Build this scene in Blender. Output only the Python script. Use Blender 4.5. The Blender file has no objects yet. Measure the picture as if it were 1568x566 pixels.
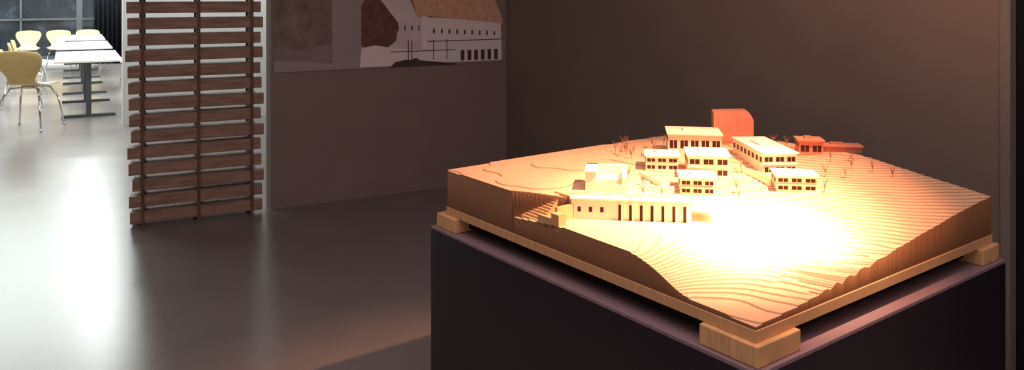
import bpy, bmesh, math, random
import numpy as np
from mathutils import Vector, Matrix
random.seed(4)
S=bpy.context.scene
COL=S.collection
S.view_settings.view_transform='Standard'

# ---------------------------------------------------------------- materials
def mat(name,col,rough=.6,spec=.3,noise=0,nscale=8,metal=0,emit=None,estr=0,stretch=None,bump=0):
    m=bpy.data.materials.new(name); m.use_nodes=True
    nt=m.node_tree; b=nt.nodes['Principled BSDF']
    b.inputs['Base Color'].default_value=(*col,1); b.inputs['Roughness'].default_value=rough
    b.inputs['Specular IOR Level'].default_value=spec; b.inputs['Metallic'].default_value=metal
    if emit:
        b.inputs['Emission Color'].default_value=(*emit,1); b.inputs['Emission Strength'].default_value=estr
    if noise or bump:
        tc=nt.nodes.new('ShaderNodeTexCoord'); mp=nt.nodes.new('ShaderNodeMapping')
        if stretch: mp.inputs['Scale'].default_value=stretch
        nz=nt.nodes.new('ShaderNodeTexNoise'); nz.inputs['Scale'].default_value=nscale; nz.inputs['Detail'].default_value=6
        nt.links.new(tc.outputs['Object'],mp.inputs['Vector']); nt.links.new(mp.outputs[0],nz.inputs['Vector'])
        if noise:
            r=nt.nodes.new('ShaderNodeValToRGB')
            r.color_ramp.elements[0].position=.3; r.color_ramp.elements[1].position=.7
            r.color_ramp.elements[0].color=(*[c*(1-noise) for c in col],1)
            r.color_ramp.elements[1].color=(*[min(1,c*(1+noise)) for c in col],1)
            nt.links.new(nz.outputs['Fac'],r.inputs['Fac']); nt.links.new(r.outputs[0],b.inputs['Base Color'])
        if bump:
            bp=nt.nodes.new('ShaderNodeBump'); bp.inputs['Strength'].default_value=bump; bp.inputs['Distance'].default_value=.01
            nt.links.new(nz.outputs['Fac'],bp.inputs['Height']); nt.links.new(bp.outputs[0],b.inputs['Normal'])
    return m
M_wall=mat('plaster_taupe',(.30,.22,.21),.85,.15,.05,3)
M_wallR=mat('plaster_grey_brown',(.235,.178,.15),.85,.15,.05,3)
M_white=mat('white_plaster',(.8,.82,.8),.7,.2,.02,3)
M_ceil=mat('ceiling_paint',(.35,.33,.31),.9,.1,.03,3)
M_floor=mat('polished_linoleum',(.225,.195,.19),.26,.5,.06,2.5,bump=.03)
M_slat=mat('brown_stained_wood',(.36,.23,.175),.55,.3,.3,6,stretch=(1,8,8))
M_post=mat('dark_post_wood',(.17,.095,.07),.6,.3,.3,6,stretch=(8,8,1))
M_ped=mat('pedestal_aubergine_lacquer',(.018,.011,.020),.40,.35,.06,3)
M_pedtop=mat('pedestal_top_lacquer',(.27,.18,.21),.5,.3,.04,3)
M_black=mat('matte_black',(.012,.011,.011),.8,.1,.1,4)
M_wood=mat('birch_plywood',(.68,.38,.19),.55,.25,.1,10,stretch=(1,6,1))
M_blk=mat('pine_block',(.74,.42,.20),.5,.3,.18,14,stretch=(1,5,1))
M_card=mat('cream_card',(.88,.78,.60),.7,.2,.04,30)
M_cardO=mat('card_orange_lit',(.66,.25,.16),.6,.2,.12,40)  # card with the dim orange light outside the beam put into its colour
M_win=mat('dark_opening',(.06,.015,.01),.5,.2,.2,20)
M_wire=mat('brown_wire',(.36,.19,.11),.5,.3,.1,20)
M_beech=mat('yellow_beech',(.80,.58,.24),.4,.4,.08,6,stretch=(1,1,4))
M_chrome=mat('chrome',(.7,.72,.74),.15,.5,metal=1)
M_tabletop=mat('white_laminate',(.8,.82,.82),.35,.4,.02,4)
M_steel=mat('dark_steel',(.07,.08,.09),.4,.4,.1,8)
M_curtain=mat('black_cloth',(.012,.013,.018),.9,.1,.2,8)
M_frame=mat('grey_frame',(.09,.10,.11),.5,.3,.05,8)

# ---------------------------------------------------------------- helpers
def link(o,parent=None):
    COL.objects.link(o)
    if parent: o.parent=parent
    return o
def empty(name,loc=(0,0,0),rz=0):
    e=bpy.data.objects.new(name,None); e.empty_display_size=.1
    e.location=loc; e.rotation_euler=(0,0,rz); COL.objects.link(e); return e
def meshobj(name,bm,mats,parent=None,loc=(0,0,0),rz=0,bevel=0,smooth=False):
    me=bpy.data.meshes.new(name); bm.normal_update(); bm.to_mesh(me); bm.free()
    for m in (mats if isinstance(mats,(list,tuple)) else [mats]): me.materials.append(m)
    if smooth:
        for p in me.polygons: p.use_smooth=True
    o=bpy.data.objects.new(name,me); o.location=loc; o.rotation_euler=(0,0,rz)
    link(o,parent)
    if bevel:
        b=o.modifiers.new('bev','BEVEL'); b.width=bevel; b.segments=2; b.limit_method='ANGLE'
    return o
def addbox(bm,x0,x1,y0,y1,z0,z1,mi=0,M=None):
    vs=[bm.verts.new((x,y,z)) for x in (x0,x1) for y in (y0,y1) for z in (z0,z1)]
    for f in ((0,1,3,2),(4,6,7,5),(0,4,5,1),(2,3,7,6),(0,2,6,4),(1,5,7,3)):
        fc=bm.faces.new([vs[i] for i in f]); fc.material_index=mi
    if M is not None:
        for v in vs: v.co=M@v.co
def addtube(bm,a,b,r,r2=None,n=8,mi=0):
    a=Vector(a); b=Vector(b); d=b-a; L=d.length
    if L<1e-6: return
    q=d.to_track_quat('Z','Y').to_matrix().to_4x4()
    r2=r if r2 is None else r2
    A=[];B=[]
    for i in range(n):
        t=2*math.pi*i/n
        A.append(bm.verts.new(a+q@Vector((r*math.cos(t),r*math.sin(t),0))))
        B.append(bm.verts.new(a+q@Vector((r2*math.cos(t),r2*math.sin(t),L))))
    for i in range(n):
        f=bm.faces.new([A[i],A[(i+1)%n],B[(i+1)%n],B[i]]); f.smooth=True; f.material_index=mi
    f=bm.faces.new(A[::-1]); f.material_index=mi
    f=bm.faces.new(B); f.material_index=mi

# room axes: wall direction W, depth direction N (into the building)
W=Vector((.873,.488,0)); N=Vector((-.488,.873,0)); AW=math.atan2(.488,.873)
E0=Vector((-1.786,5.90,0))          # free end of left partition wall
CEIL=3.7

# ---------------------------------------------------------------- room shell
bm=bmesh.new(); addbox(bm,-22,6,-1.5,26,-.1,0); meshobj('floor',bm,M_floor)
bm=bmesh.new(); addbox(bm,-22,6,-1.5,26,CEIL,CEIL+.1); meshobj('ceiling',bm,M_ceil)
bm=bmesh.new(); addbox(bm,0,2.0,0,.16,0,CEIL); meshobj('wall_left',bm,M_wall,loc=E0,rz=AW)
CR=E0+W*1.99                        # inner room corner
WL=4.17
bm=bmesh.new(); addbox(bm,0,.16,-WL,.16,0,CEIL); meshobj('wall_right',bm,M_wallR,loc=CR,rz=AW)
bm=bmesh.new(); addbox(bm,-.010,.16,-WL-.04,-WL,0,CEIL); meshobj('trim_1',bm,mat('trim_paint',(.24,.19,.17),.7,.2,.03,4),loc=CR,rz=AW)
bm=bmesh.new(); y0=-WL-.04
addbox(bm,.03,.10,y0-1.0,y0,0,CEIL)
addbox(bm,.015,.03,y0-.9,y0-.1,.1,.95); addbox(bm,.015,.03,y0-.9,y0-.1,1.1,2.2); addbox(bm,-.03,.03,y0-.88,y0-.86,1.0,1.12)
meshobj('dark_room_panel',bm,M_black,loc=CR,rz=AW)  # black panel standing in for the dark room beyond the wall end

# ---------------------------------------------------------------- picture on left wall
pic=empty('projected_house_picture',E0-N*.002,AW)
PM={k:mat('print_'+k,c,.8,.15,n,s) for k,c,n,s in (
 ('ground',(.32,.255,.26),.12,6),('foliage',(.27,.205,.18),.28,9),('haze',(.42,.35,.36),.08,5),
 ('tree',(.20,.10,.085),.25,16),('white',(.97,.86,.88),.04,6),('shade',(.80,.69,.73),.06,6),
 ('roof',(.80,.46,.31),.16,22),('dark',(.10,.07,.07),.2,12))}
def poly(name,pts,k,off):
    bm=bmesh.new(); vs=[bm.verts.new((a,-off,z)) for a,z in pts]; f=bm.faces.new(vs)
    bmesh.ops.triangulate(bm,faces=[f])
    return meshobj(name,bm,PM[k],pic)
bm=bmesh.new(); addbox(bm,.02,1.965,-.004,0,1.01,2.35); meshobj('sheet',bm,PM['ground'],pic)
poly('foliage_left',[(.02,1.2),(.2,1.17),(.46,1.22),(.5,2.35),(.02,2.35)],'foliage',.005)
poly('haze_wall',[(.46,1.01),(.46,2.35),(.80,2.35),(.80,1.05)],'haze',.0055)
poly('side_fence',[(.5,1.2),(.5,1.5),(.68,1.56),(.68,1.1)],'haze',.006)
poly('brown_tree',[(.69,1.19),(.69,1.5),(.76,1.62),(.84,1.55),(1.02,1.36),(.98,1.2),(.86,1.12)],'tree',.0065)
poly('gable_facade',[(.84,1.03),(.93,1.03),(1.25,1.05),(1.25,1.42),(1.08,1.66),(1.0,1.72),(.84,1.56),(1.0,1.36),(.98,1.22),(.84,1.12)],'shade',.007)
poly('forecourt_wall',[(.68,1.02),(.69,1.17),(.80,1.19),(.98,1.16),(1.25,1.14),(1.25,1.02)],'white',.0072)
poly('long_facade',[(1.2,1.03),(1.94,1.0+.03),(1.93,1.36),(1.2,1.41)],'white',.0075)
poly('house_roof',[(1.17,1.40),(1.22,1.42),(1.95,1.34),(1.93,1.42),(1.78,1.75),(1.18,1.85),(1.02,1.70),(1.10,1.62)],'roof',.008)
poly('sky_haze',[(1.80,1.75),(1.965,1.42),(1.965,2.35),(1.1,2.35),(1.18,1.85)],'foliage',.0078)
bm=bmesh.new()
for i in range(9):
    a=1.30+i*.07; z=1.275-.004*i; addbox(bm,a,a+.014,-.0095,-.0075,z,z+.035)
for i in range(6):
    a=1.55+i*.063; addbox(bm,a,a+.034,-.0095,-.0075,1.04,1.125)
for i in range(4): addbox(bm,.99+i*.06,1.0+i*.06,-.0095,-.0075,1.30,1.34)
for a,b,z in ((.93,1.5,1.13),(1.25,1.94,1.205)): addbox(bm,a,b,-.0092,-.0075,z,z+.006)
for i in range(4): addbox(bm,1.02+.05*i,1.07+.05*i,-.0094,-.0075,1.03,1.05+.012*(i%3))
for a in (1.08,1.11,1.3,1.42): addbox(bm,a,a+.006,-.0093,-.0075,1.06,1.22)
meshobj('windows_and_railings',bm,PM['dark'],pic)
poly('front_shrubs',[(.93,1.012),(.97,1.05),(1.05,1.065),(1.17,1.06),(1.28,1.045),(1.5,1.02),(1.5,1.012)],'dark',.0098)
poly('foreground_strip',[(.02,1.012),(.02,1.10),(.3,1.08),(.68,1.03),(.68,1.012)],'haze',.006)

# ---------------------------------------------------------------- slatted screen
s0=Vector((-2.605,5.45,0)); sdir=Vector((.805,.38,0)).normalized(); sa=math.atan2(sdir.y,sdir.x)
scr=empty('slatted_wood_screen',s0,sa)
bm=bmesh.new(); L=.872; z=.02
while z<2.6:
    j=random.uniform(-.014,.014)
    lean=-.045*(z/1.6)
    M=Matrix.Rotation(random.uniform(-.006,.006),4,'Y')
    x1=L+random.uniform(-.02,.010)-.008*z
    addbox(bm,lean+j,x1,-.005,.05,z,z+.078,0,M)
    addbox(bm,lean+j+.01,x1-.045,.055,.175,z,z+.078,0,M)
    z+=.111
meshobj('slats',bm,M_slat,scr,bevel=.003)
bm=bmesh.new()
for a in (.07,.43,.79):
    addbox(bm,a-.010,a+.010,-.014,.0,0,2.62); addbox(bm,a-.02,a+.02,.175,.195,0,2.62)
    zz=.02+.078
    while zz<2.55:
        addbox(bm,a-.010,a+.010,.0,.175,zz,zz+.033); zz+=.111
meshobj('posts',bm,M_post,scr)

# ---------------------------------------------------------------- pedestal
F=Vector((.552,1.782,0)); U=Vector((-.598,.8015,0)); V=Vector((.8016,.598,0))
AV=math.atan2(V.y,V.x)              # local +x = V, local +y = U
ped=empty('display_pedestal',F,AV)
PU,PV,PH=1.42,1.281,.75
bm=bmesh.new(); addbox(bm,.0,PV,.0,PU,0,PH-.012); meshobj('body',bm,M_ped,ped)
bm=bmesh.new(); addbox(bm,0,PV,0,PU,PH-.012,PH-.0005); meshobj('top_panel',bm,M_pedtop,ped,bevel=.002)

# ---------------------------------------------------------------- architectural model
FM=F+U*.03+V*.03
mod=empty('wooden_site_model',FM,AV)   # local x=v, y=u
MU,MV=1.325,1.22
bm=bmesh.new()
for (x,y,sx,sy,ex,ey) in ((0,0,.15,.15,-.018,-.018),(0,MU-.08,.10,.08,-.018,.045),(MV-.10,0,.10,.10,.018,-.018),(MV-.10,MU-.10,.10,.10,.018,.045)):
    x0=x+min(0,ex); x1=x+sx+max(0,ex); y0=y+min(0,ey); y1=y+sy+max(0,ey)
    addbox(bm,x0,x1,y0,y1,PH,PH+.05)
meshobj('corner_blocks',bm,M_blk,mod,bevel=.003)
bm=bmesh.new(); addbox(bm,.04,MV-.04,.04,MU-.04,PH+.012,PH+.05); meshobj('gap_shadow_fill',bm,M_black,mod)  # black box painting in the shadow under the board; really an open gap
bm=bmesh.new(); addbox(bm,-.003,MV+.003,-.003,MU+.003,PH+.05,PH+.078); meshobj('base_board',bm,M_wood,mod,bevel=.0015)

def tps(pts):
    P=np.array(pts,float); n=len(P)
    def K(r2): return np.where(r2>1e-12,r2*np.log(np.maximum(r2,1e-12)),0)
    D=((P[:,None,:2]-P[None,:,:2])**2).sum(-1)
    A=np.zeros((n+3,n+3)); A[:n,:n]=K(D)+np.eye(n)*.002; A[:n,n]=1; A[:n,n+1:]=P[:,:2]; A[n,:n]=1; A[n+1:,:n]=P[:,:2].T
    w=np.linalg.solve(A,np.concatenate([P[:,2],[0,0,0]]))
    def f(u,v):
        r=w[n]+w[n+1]*u+w[n+2]*v
        for i in range(n): r=r+w[i]*K((u-P[i,0])**2+(v-P[i,1])**2)
        return r
    return f
low=tps([(0,0,.838),(.12,0,.840),(.22,0,.845),(.30,0,.878),(.40,0,.904),(.55,0,.904),(.716,0,.902),(.933,0,.880),
  (0,.2,.850),(0,.389,.867),(0,.727,.906),(0,1.003,.934),(0,1.22,.951),(.6,.25,.902),(.45,.4,.902),(.3,.3,.884),(.12,.12,.846),
  (.35,.5,.904),(.2,.5,.893),(.42,.2,.896),(.45,1.22,1.0),(1.3,.9,.96),(1.3,0,.9),(.3,.95,.945)])
up=tps([(.933,0,.963),(1.15,0,.9615),(1.36,0,.96),(1.36,.6,.964),(1.36,1.22,.962),(.47,1.22,1.013),(.25,1.22,.985),(0,1.22,.951),(0,.9,.925),(0,.6,.893),(.92,1.1,1.0),
  (.92,.86,.985),(.75,1.15,1.008),(.668,.648,.967),(.423,.76,.95),(.622,.525,.940),(.75,.3,.957),(.55,.42,.940),(.76,.12,.958),
  (.2,.7,.918),(.3,.5,.905),(1.1,.4,.970),(.95,.3,.966),(0,0,.838)])
def sst(x): x=np.clip(x,0,1); return x*x*(3-2*x)
def height(u,v):
    s=u+v-.865-.068*np.clip(1-v/.10,0,1); q=v-u
    wd=.004+.22*sst((q+.12)/.35)
    w=sst((s+wd)/(2*wd))
    return low(u,v)*(1-w)+up(u,v)*w
nu,nv=600,550
uu=np.linspace(0,MU,nu); vv=np.linspace(0,MV,nv)
UG,VG=np.meshgrid(uu,vv,indexing='ij')
H=height(UG,VG)+.0007*np.sin(UG*31+VG*9)*np.sin(VG*27-UG*6)*np.clip((UG+VG)*8,0,1)
# gully fan on the lower slope: ridges spreading from a point on the hillside down to the edge
au,av=.34,.22
ang=np.arctan2(VG-av,au-UG); rad=np.hypot(VG-av,UG-au)
fan=np.exp(-((ang-.48)/.30)**2)*sst((rad-.16)/.12)
H=H+fan*.0055*np.sin(ang*44)
gu,gv=np.gradient(H,uu[1]-uu[0],vv[1]-vv[0]); g=np.sqrt(gu**2+gv**2)
st=.0038
fr=(H+.0008)/st; kf=np.floor(fr); fr=fr-kf
wf=np.clip(g*(uu[1]-uu[0])*1.8/st,.02,1)
Z=(kf+np.clip((fr-(1-wf))/wf,0,1))*st
def hz(u,v):
    i=min(nu-1,max(0,int(round(u/MU*(nu-1))))); j=min(nv-1,max(0,int(round(v/MV*(nv-1)))))
    return float(Z[i,j])
co=np.stack([VG,UG,Z],-1).reshape(-1,3)
ids=np.arange(nu*nv).reshape(nu,nv)
q=np.stack([ids[:-1,:-1],ids[:-1,1:],ids[1:,1:],ids[1:,:-1]],-1).reshape(-1,4)
ring=np.concatenate([ids[0,:],ids[1:,-1],ids[-1,:-1][::-1],ids[1:-1,0][::-1]])
bot=co[ring].copy(); bot[:,2]=PH+.078
base=len(co); co=np.concatenate([co,bot])
rn=len(ring); a=np.arange(rn); b=(a+1)%rn
sk=np.stack([ring[a],base+a,base+b,ring[b]],-1)
faces=np.concatenate([q,sk])
me=bpy.data.meshes.new('terrain'); me.vertices.add(len(co)); me.vertices.foreach_set('co',co.ravel())
me.loops.add(faces.size); me.loops.foreach_set('vertex_index',faces.ravel().astype(np.int32))
me.polygons.add(len(faces)); me.polygons.foreach_set('loop_start',np.arange(0,faces.size,4,dtype=np.int32))
me.update(calc_edges=True); me.validate()
m=bpy.data.materials.new('laminated_veneer_terrain'); m.use_nodes=True; nt=m.node_tree; bs=nt.nodes['Principled BSDF']
bs.inputs['Roughness'].default_value=.6; bs.inputs['Specular IOR Level'].default_value=.2
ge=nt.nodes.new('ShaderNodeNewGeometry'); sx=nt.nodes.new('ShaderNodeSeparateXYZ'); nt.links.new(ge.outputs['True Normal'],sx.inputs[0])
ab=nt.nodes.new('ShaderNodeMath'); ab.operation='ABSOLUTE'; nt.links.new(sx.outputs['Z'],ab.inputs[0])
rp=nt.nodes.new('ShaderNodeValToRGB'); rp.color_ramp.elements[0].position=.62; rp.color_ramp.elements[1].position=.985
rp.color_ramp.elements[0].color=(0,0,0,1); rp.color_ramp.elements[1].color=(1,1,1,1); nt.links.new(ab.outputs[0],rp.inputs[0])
sp=nt.nodes.new('ShaderNodeSeparateXYZ'); nt.links.new(ge.outputs['Position'],sp.inputs[0])
ml=nt.nodes.new('ShaderNodeMath'); ml.operation='MULTIPLY'; ml.inputs[1].default_value=1/st; nt.links.new(sp.outputs['Z'],ml.inputs[0])
fc=nt.nodes.new('ShaderNodeMath'); fc.operation='FRACT'; nt.links.new(ml.outputs[0],fc.inputs[0])
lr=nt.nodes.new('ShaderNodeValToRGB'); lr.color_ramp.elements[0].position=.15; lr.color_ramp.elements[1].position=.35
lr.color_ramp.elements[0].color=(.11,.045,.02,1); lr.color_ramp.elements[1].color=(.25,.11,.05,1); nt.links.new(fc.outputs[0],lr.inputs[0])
tc=nt.nodes.new('ShaderNodeTexCoord'); mp=nt.nodes.new('ShaderNodeMapping'); mp.inputs['Scale'].default_value=(3,40,3)
nz=nt.nodes.new('ShaderNodeTexNoise'); nz.inputs['Scale'].default_value=2; nt.links.new(tc.outputs['Object'],mp.inputs[0]); nt.links.new(mp.outputs[0],nz.inputs['Vector'])
tr=nt.nodes.new('ShaderNodeValToRGB'); tr.color_ramp.elements[0].color=(.76,.43,.26,1); tr.color_ramp.elements[1].color=(.85,.51,.32,1)
nt.links.new(nz.outputs['Fac'],tr.inputs[0])
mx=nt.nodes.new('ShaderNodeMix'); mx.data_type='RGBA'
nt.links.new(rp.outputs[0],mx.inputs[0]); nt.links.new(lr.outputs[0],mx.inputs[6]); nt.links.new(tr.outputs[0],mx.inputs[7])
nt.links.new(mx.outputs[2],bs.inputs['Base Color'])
me.materials.append(m)
link(bpy.data.objects.new('terrain',me),mod)

def loc_of(wx,wy):
    d=Vector((wx,wy,0))-FM; return d.dot(V),d.dot(U)
YAW=math.radians(-8)
def house(name,wx,wy,w,d,h,rows=2,cols=3,m=M_card,yaw=YAW,roof=True,z=None,rmat=None,wh=.45):
    v,u=loc_of(wx,wy)
    R=Matrix.Rotation(yaw,3,'Z'); zs=[]
    for a in (-w/2,w/2):
        for b_ in (0,d):
            p=R@Vector((a,b_,0)); vv_,uu_=loc_of(wx+p.x,wy+p.y); zs.append(hz(uu_,vv_))
    z0=min(zs)-.002; zf=max(zs[0],zs[2]) if z is None else z
    hh=zf+h-z0
    bm=bmesh.new()
    addbox(bm,-w/2,w/2,0,d,0,hh)
    if roof:
        addbox(bm,-w/2-.005,w/2+.005,-.010,d+.005,hh,hh+.005,2)
        addbox(bm,-w*.2,w*.1,d*.4,d*.7,hh+.005,hh+.012,2)
    if rows:
        rh=h/rows
        for r in range(rows):
            zb=hh-h+rh*r
            addbox(bm,-w/2,w/2,-.004,0,zb+rh*.92,zb+rh,0)
            for c in range(cols):
                cw=w/cols; xc=-w/2+cw*(c+.5)
                addbox(bm,xc-cw*.35,xc+cw*.35,-.0008,.001,zb+rh*.22,zb+rh*(.22+wh),1)
                addbox(bm,xc-.001,xc+.001,-.0018,0,zb+rh*.22,zb+rh*(.22+wh),0)
        for c in range(max(2,int(d/.035))):
            cd=d/max(2,int(d/.035)); yc=cd*(c+.5)
            for sgn in (-1,1):
                xx=sgn*w/2; addbox(bm,xx-.0008,xx+.0008,yc-cd*.25,yc+cd*.25,hh-h*.45,hh-h*.2,1)
    return meshobj(name,bm,[m,M_win,rmat or m],mod,loc=(v,u,z0),rz=yaw-AV)
house('house_lower_centre',.607,2.605,.112,.10,.052,2,3)
house('house_middle_centre',.678,2.747,.140,.13,.074,2,3)
house('house_left',.535,2.84,.115,.10,.050,2,3)
house('house_long_back',.700,3.05,.20,.16,.066,1,5)
house('house_right_upper',.925,2.75,.120,.30,.070,2,3,yaw=math.radians(4))
house('house_right_lower',.935,2.615,.130,.09,.050,2,3)
# tower: slab with one rounded shoulder
tw,td,thh=.155,.085,.150; v_,u_=loc_of(.885,3.18); tz=hz(u_,v_)-.02
prof=[(-tw/2,0),(tw/2,0),(tw/2,thh-.035),(tw/2-.008,thh-.018),(tw/2-.018,thh-.004),(tw/2-.03,thh),(-tw/2+.05,thh-.003),(-tw/2,thh-.006)]
bm=bmesh.new(); A=[bm.verts.new((x,0,z)) for x,z in prof]; B=[bm.verts.new((x,td,z)) for x,z in prof]
bm.faces.new(A); bm.faces.new(B[::-1])
for i in range(len(prof)): k=(i+1)%len(prof); bm.faces.new([A[k],A[i],B[i],B[k]])
addbox(bm,-tw/2+.01,tw/2-.03,-.002,0,.03,.033); addbox(bm,-tw/2+.02,-tw/2+.024,-.002,0,.03,thh-.02)
meshobj('tower',bm,M_cardO,mod,loc=(v_,u_,tz),rz=YAW-AV)
house('shed_back_right',1.10,2.93,.085,.07,.050,1,2,M_cardO)
house('barn_far_right',1.22,2.96,.15,.05,.020,0,0,M_cardO)
v_,u_=loc_of(.305,2.575); z0=hz(u_,v_)-.003
bm=bmesh.new(); w=.135; d=.12; h=.066
addbox(bm,-w/2,w/2,d-.012,d,0,h+.004); addbox(bm,-w/2,-w/2+.035,0,d-.012,0,h); addbox(bm,w/2-.018,w/2,0,d-.012,0,h*.8)
addbox(bm,-w/2+.035,w/2-.018,0,.006,0,h*.45); addbox(bm,-w/2+.035,w/2-.018,.05,d-.012,0,h*.5)
addbox(bm,-w/2-.003,-w/2+.038,-.004,d,h,h+.004)
meshobj('courtyard_building',bm,M_card,mod,loc=(v_,u_,z0),rz=YAW-AV)
p0=Vector((.184,2.478)); p1=Vector((.548,2.432)); dv=p1-p0; Lw=dv.length; ya=math.atan2(dv.y,dv.x)
v_,u_=loc_of(*p0); bm=bmesh.new(); zb=.893; H0=.068
addbox(bm,0,Lw,0,.012,0,H0); addbox(bm,-.004,Lw+.004,-.006,.03,H0,H0+.004)
for i in range(7):
    x=.15+i*(Lw-.17)/6.0; addbox(bm,x-.0045,x+.0045,-.0012,.002,.006,H0-.014,1)
    addbox(bm,x+.004,x+.010,-.010,.0,0,H0-.006,0)
for i in range(3): addbox(bm,.02+i*.035,.03+i*.035,-.0012,.002,.03,.045,1)
meshobj('retaining_wall',bm,[M_card,M_win],mod,loc=(v_,u_,zb),rz=ya-AV)
bm=bmesh.new()
for i in range(9): addbox(bm,.012+i*.008,.020+i*.008,.80,.90,.880,.893+i*.007)
addbox(bm,.0,.010,.735,.80,.885,.918); addbox(bm,.0,.03,.70,.735,.885,.935); addbox(bm,.03,.12,.742,.752,.885,.945)
addbox(bm,.10,.108,.75,.84,.885,.965)
meshobj('ramp_and_steps',bm,M_wood,mod)
def lowwall(name,a,b_,h,t=.006):
    va,ua=loc_of(*a); vb,ub=loc_of(*b_); A=Vector((va,ua)); B=Vector((vb,ub)); d=B-A
    z0=min(hz(ua,va),hz(ub,vb))-.002; z1=max(hz(ua,va),hz(ub,vb))+h
    bm=bmesh.new(); addbox(bm,0,d.length,0,t,0,z1-z0); meshobj(name,bm,M_card,mod,loc=(va,ua,z0),rz=math.atan2(d.y,d.x))
lowwall('garden_wall_1',(.40,2.62),(.53,2.60),.015); lowwall('garden_wall_2',(.56,2.53),(.70,2.52),.015)
lowwall('garden_wall_3',(.45,2.78),(.50,2.66),.012); lowwall('garden_wall_4',(.78,2.85),(.86,2.66),.012)
bm=bmesh.new()
def tree(wx,wy,h):
    v,u=loc_of(wx,wy)
    if not(0<v<MV and 0<u<MU): return
    z=hz(u,v)-.002
    addtube(bm,(v,u,z),(v,u,z+h*.45),.0009,n=5)
    for i in range(9):
        a=random.uniform(0,6.28); r=h*random.uniform(.15,.4)
        mid=(v+math.cos(a)*r*.5,u+math.sin(a)*r*.5,z+h*.75)
        addtube(bm,(v,u,z+h*random.uniform(.25,.45)),mid,.0006,n=4)
        addtube(bm,mid,(v+math.cos(a)*r,u+math.sin(a)*r,z+h*random.uniform(.85,1.05)),.0005,.0003,n=4)
for i in range(18): tree(.60+random.uniform(-.2,.05),3.2+random.uniform(-.18,.1),.045)
for i in range(6): tree(1.02+i*.035,3.06+random.uniform(-.06,.05),.045)
for (x,y,h) in ((1.02,2.60,.05),(1.07,2.72,.05),(1.13,2.70,.045),(1.18,2.77,.05),(1.24,2.74,.045),(1.29,2.70,.04),(1.14,2.85,.045),(1.21,2.84,.04)): tree(x,y,h)
for (x,y,h) in ((.72,2.53,.07),(.74,2.62,.06),(.44,2.68,.05),(.40,2.74,.05),(.42,2.55,.045),(.80,2.78,.06),(.48,2.55,.04)): tree(x,y,h)
meshobj('wire_trees',bm,M_wire,mod)
mod.location.z=PH
for c in mod.children: c.location.z-=PH

# ---------------------------------------------------------------- cafe furniture
def chair(loc,rz,sc=1.0):
    e=empty('dining_chair',loc,rz); e.scale=(sc,)*3
    prof=[(.235,.425,.17),(.215,.445,.205),(.10,.45,.225),(-.03,.445,.225),(-.12,.45,.195),(-.175,.475,.135),(-.20,.53,.135),(-.225,.60,.19),(-.25,.68,.235),(-.268,.76,.24),(-.275,.82,.20)]
    bm=bmesh.new(); rows=[]
    for i,(y,z,hw) in enumerate(prof):
        r=[]
        for j in range(9):
            t=(j-4)/4; back=i>5
            r.append(bm.verts.new((hw*t, y+(.035*t*t if back else 0), z+(.012*t*t if not back else 0)-(.02*t*t if i==len(prof)-1 else 0))))
        rows.append(r)
    for i in range(len(rows)-1):
        for j in range(8): bm.faces.new([rows[i][j],rows[i][j+1],rows[i+1][j+1],rows[i+1][j]])
    o=meshobj('shell',bm,M_beech,e,smooth=True)
    s=o.modifiers.new('sol','SOLIDIFY'); s.thickness=.01; s=o.modifiers.new('ss','SUBSURF'); s.levels=1; s.render_levels=1
    bm=bmesh.new()
    for sx_ in (-1,1):
        for sy in (-1,1):
            p=[(sx_*.03,sy*.03,.43),(sx_*.14,sy*.12,.42),(sx_*.19,sy*.19,.30),(sx_*.23,sy*.24,.008)]
            for a,b_ in zip(p,p[1:]): addtube(bm,a,b_,.009)
            addtube(bm,(p[-1][0],p[-1][1],0),(p[-1][0],p[-1][1],.02),.013)
    addtube(bm,(0,0,.415),(0,0,.445),.07,n=16)
    meshobj('legs',bm,M_chrome,e)
def table(loc,rz,L=2.0,Wd=.78):
    e=empty('cafe_table',loc,rz)
    bm=bmesh.new(); addbox(bm,-Wd/2,Wd/2,-.2,L-.2,.715,.74); meshobj('top',bm,M_tabletop,e,bevel=.004)
    bm=bmesh.new()
    for y in (0,L-.4):
        addbox(bm,-.03,.03,y-.03,y+.03,.03,.69); addbox(bm,-.31,.31,y-.03,y+.03,.0,.035); addbox(bm,-.28,.28,y-.025,y+.025,.685,.715)
    addbox(bm,-.02,.02,0,L-.4,.60,.64)
    meshobj('frame',bm,M_steel,e,bevel=.003)
T1=Vector((-5.50,10.35,0))
table(T1,AW); table(T1+N*2.7,AW); table(T1+N*5.4,AW)
table(T1-W*1.9+N*1.6,AW); table(T1-W*1.9+N*4.3,AW); table(T1-W*3.8+N*4.2,AW); table(T1-W*2.0+N*7,AW)
chair((-5.72,9.45,0),math.radians(4),1.15)
chair(T1+W*.78+N*.75,AW+math.radians(92))
chair(T1-W*.80+N*1.5,AW+math.radians(-88))
chair(T1+W*.78+N*3.3,AW+math.radians(90))
chair(T1-W*.80+N*3.2,AW-math.radians(88)); chair(T1-W*.80+N*4.1,AW-math.radians(92))
for i in range(3): chair(T1-W*.95+N*7.6+W*.55*i,AW+math.radians(180))
cb=empty('wooden_sideboard',T1-W*4.9+N*6.6,AW)
bm=bmesh.new(); addbox(bm,0,1.7,0,.45,.08,.86); addbox(bm,-.02,1.72,-.02,.47,.86,.89)
for x in (.02,1.64):
    for y in (.02,.39): addbox(bm,x,x+.04,y,y+.04,0,.08)
for i in range(3): addbox(bm,.03+.56*i,.55+.56*i,-.012,0,.12,.82)
meshobj('carcass',bm,M_beech,cb,bevel=.004)
FW=T1+N*8.8
bm=bmesh.new(); addbox(bm,-9,9,0,.2,0,.12); addbox(bm,-9,9,0,.2,2.9,CEIL); meshobj('wall_back',bm,M_white,loc=FW,rz=AW)
mo=bpy.data.materials.new('glazing_garden_view'); mo.use_nodes=True; nt=mo.node_tree; bs=nt.nodes['Principled BSDF']
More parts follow.
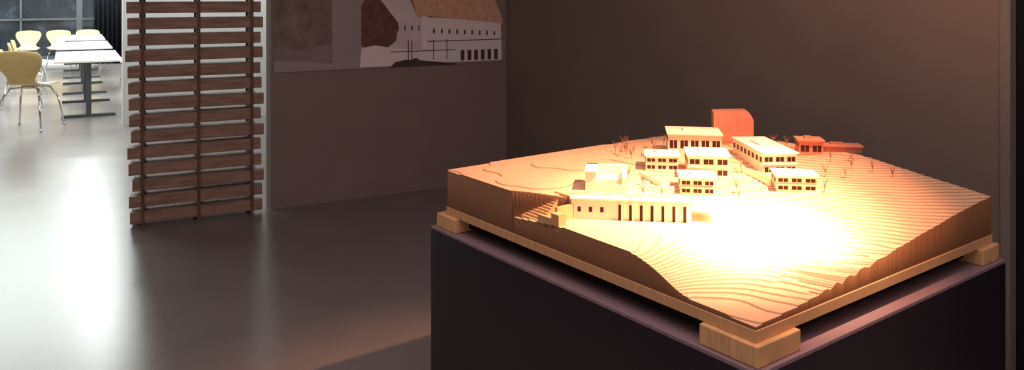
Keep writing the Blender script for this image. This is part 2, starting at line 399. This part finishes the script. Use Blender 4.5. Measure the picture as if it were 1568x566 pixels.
tc=nt.nodes.new('ShaderNodeTexCoord'); nz=nt.nodes.new('ShaderNodeTexNoise'); nz.inputs['Scale'].default_value=2.2; nz.inputs['Detail'].default_value=7; nz.inputs['Roughness'].default_value=.7
nt.links.new(tc.outputs['Object'],nz.inputs['Vector'])
r=nt.nodes.new('ShaderNodeValToRGB'); cr=r.color_ramp; cr.elements[0].position=.44; cr.elements[0].color=(.006,.008,.012,1); cr.elements[1].position=.78; cr.elements[1].color=(.5,.6,.66,1)
x=cr.elements.new(.58); x.color=(.02,.028,.04,1); x=cr.elements.new(.66); x.color=(.08,.11,.14,1)
nt.links.new(nz.outputs['Fac'],r.inputs[0]); nt.links.new(r.outputs[0],bs.inputs['Emission Color']); bs.inputs['Emission Strength'].default_value=.8
bs.inputs['Base Color'].default_value=(.02,.025,.03,1); bs.inputs['Roughness'].default_value=.15
for i in range(8):
    w0=-9+i*2.25
    e=empty('window_%d'%(i+1),FW+W*w0,AW)
    bm=bmesh.new(); addbox(bm,.06,2.19,.09,.11,.12,2.9); meshobj('glass',bm,mo,e)
    bm=bmesh.new(); addbox(bm,0,.06,0,.16,.12,2.9); addbox(bm,2.19,2.25,0,.16,.12,2.9); addbox(bm,1.1,1.14,.02,.14,.12,2.9); addbox(bm,.06,2.19,.02,.14,.12,.2); addbox(bm,.06,2.19,.02,.14,1.0,1.04)
    meshobj('frame',bm,M_frame,e)
cu=bmesh.new(); prev=None
for i in range(61):
    x=i/60*.8; y=-.12+.05*math.sin(i*.9)
    a=cu.verts.new((x,y,.02)); b_=cu.verts.new((x,y*.8,2.9))
    if prev: f=cu.faces.new([prev[0],a,b_,prev[1]]); f.smooth=True
    prev=(a,b_)
cpos=T1+N*8.5+W*.30
o=meshobj('black_curtain',cu,M_curtain,loc=cpos,rz=AW); s=o.modifiers.new('s','SOLIDIFY'); s.thickness=.01
bm=bmesh.new(); addbox(bm,0,4.0,0,.15,0,CEIL); meshobj('wall_cafe',bm,M_white,loc=Vector((-4.75,9.6,0))+W*.05,rz=AW)

# ---------------------------------------------------------------- lights
def area(name,loc,sx,sy,P,col,rot=(0,0,0),spread=180):
    l=bpy.data.lights.new(name,'AREA'); l.shape='RECTANGLE'; l.size=sx; l.size_y=sy; l.energy=P; l.color=col; l.spread=math.radians(spread)
    o=bpy.data.objects.new(name,l); o.location=loc; o.rotation_euler=rot; COL.objects.link(o); return o
c=T1+N*4.0; area('cafe_fill_light',(c.x-1,c.y,CEIL-.05),7,8,1120,(.92,1,.96),(0,0,AW))  # added overhead fill standing in for the cafe daylight
c=Vector((-5.3,7.6,0)); area('entry_fill_light',(c.x,c.y,CEIL-.05),1.8,1.8,60,(.93,1,.95),(0,0,AW))  # added fill that brightens the partition end face, no known fixture
c=Vector((-4.75,9.6,0))+W*1.6-N*.9; area('cafe_wall_fill_light',(c.x,c.y,CEIL-.1),3.2,.15,75,(.96,1,.98),(math.radians(35),0,AW))  # added fill to whiten the wall seen past the screen
area('gallery_fill_light',(.3,1.3,CEIL-.05),3.4,3.4,74,(1,.80,.75))  # added fill to lift the dark gallery walls and floor
M_dif=mat('lamp_diffuser',(1,1,1),.5,.2,emit=(.93,1,.98),estr=62)
def pendant(loc):
    e=empty('pendant_lamp',loc)
    bm=bmesh.new(); addtube(bm,(0,0,.12),(0,0,CEIL-loc[2]),.006)
    addtube(bm,(0,0,0),(0,0,.14),.26,.07,n=32); meshobj('shade',bm,M_white,e)
    bm=bmesh.new(); addtube(bm,(0,0,-.012),(0,0,-.002),.23,n=32)
    meshobj('diffuser',bm,M_dif,e)
pendant((-5.3,10.4,2.9)); pendant((-9.1,17.0,2.9)); pendant((-7.2,13.7,2.9))
def spot(name,loc,target,P,ang,blend,col,r=.03):
    l=bpy.data.lights.new(name,'SPOT'); l.energy=P; l.spot_size=math.radians(ang); l.spot_blend=blend; l.color=col; l.shadow_soft_size=r
    o=bpy.data.objects.new(name,l); o.location=loc; d=Vector(target)-Vector(loc); o.rotation_euler=d.to_track_quat('-Z','Y').to_euler(); COL.objects.link(o); return o
LP=Vector((1.5,2.15,3.0))
spot('spot_beam_core',LP,Vector((.72,2.34,.89)),2300,15,1.0,(1,.80,.56))
spot('spot_beam_mid',LP,Vector((.64,2.46,.9)),1100,28,1.0,(1,.71,.41))
spot('spot_beam_wide',LP,Vector((.58,2.62,.9)),780,43,1.0,(1,.45,.25))
TG=Vector((.67,2.42,.89))
e=empty('ceiling_spotlight',LP); dd=(LP-TG).normalized()
bm=bmesh.new(); addtube(bm,dd*.04,dd*.2,.055,.05,n=24); addtube(bm,dd*.14,(dd*.14).to_tuple()[:2]+(CEIL-LP.z,),.01); meshobj('can',bm,M_black,e)

w=bpy.data.worlds.new('World'); S.world=w; w.use_nodes=True
w.node_tree.nodes['Background'].inputs[0].default_value=(1,.80,.76,1); w.node_tree.nodes['Background'].inputs[1].default_value=.30

# ---------------------------------------------------------------- camera
cam=bpy.data.cameras.new('camera'); cam.lens=28.0; cam.sensor_width=36; cam.shift_y=-.187; cam.clip_start=.05
o=bpy.data.objects.new('camera',cam); o.location=(0,0,1.6); o.rotation_euler=(math.pi/2,0,0); COL.objects.link(o); S.camera=o
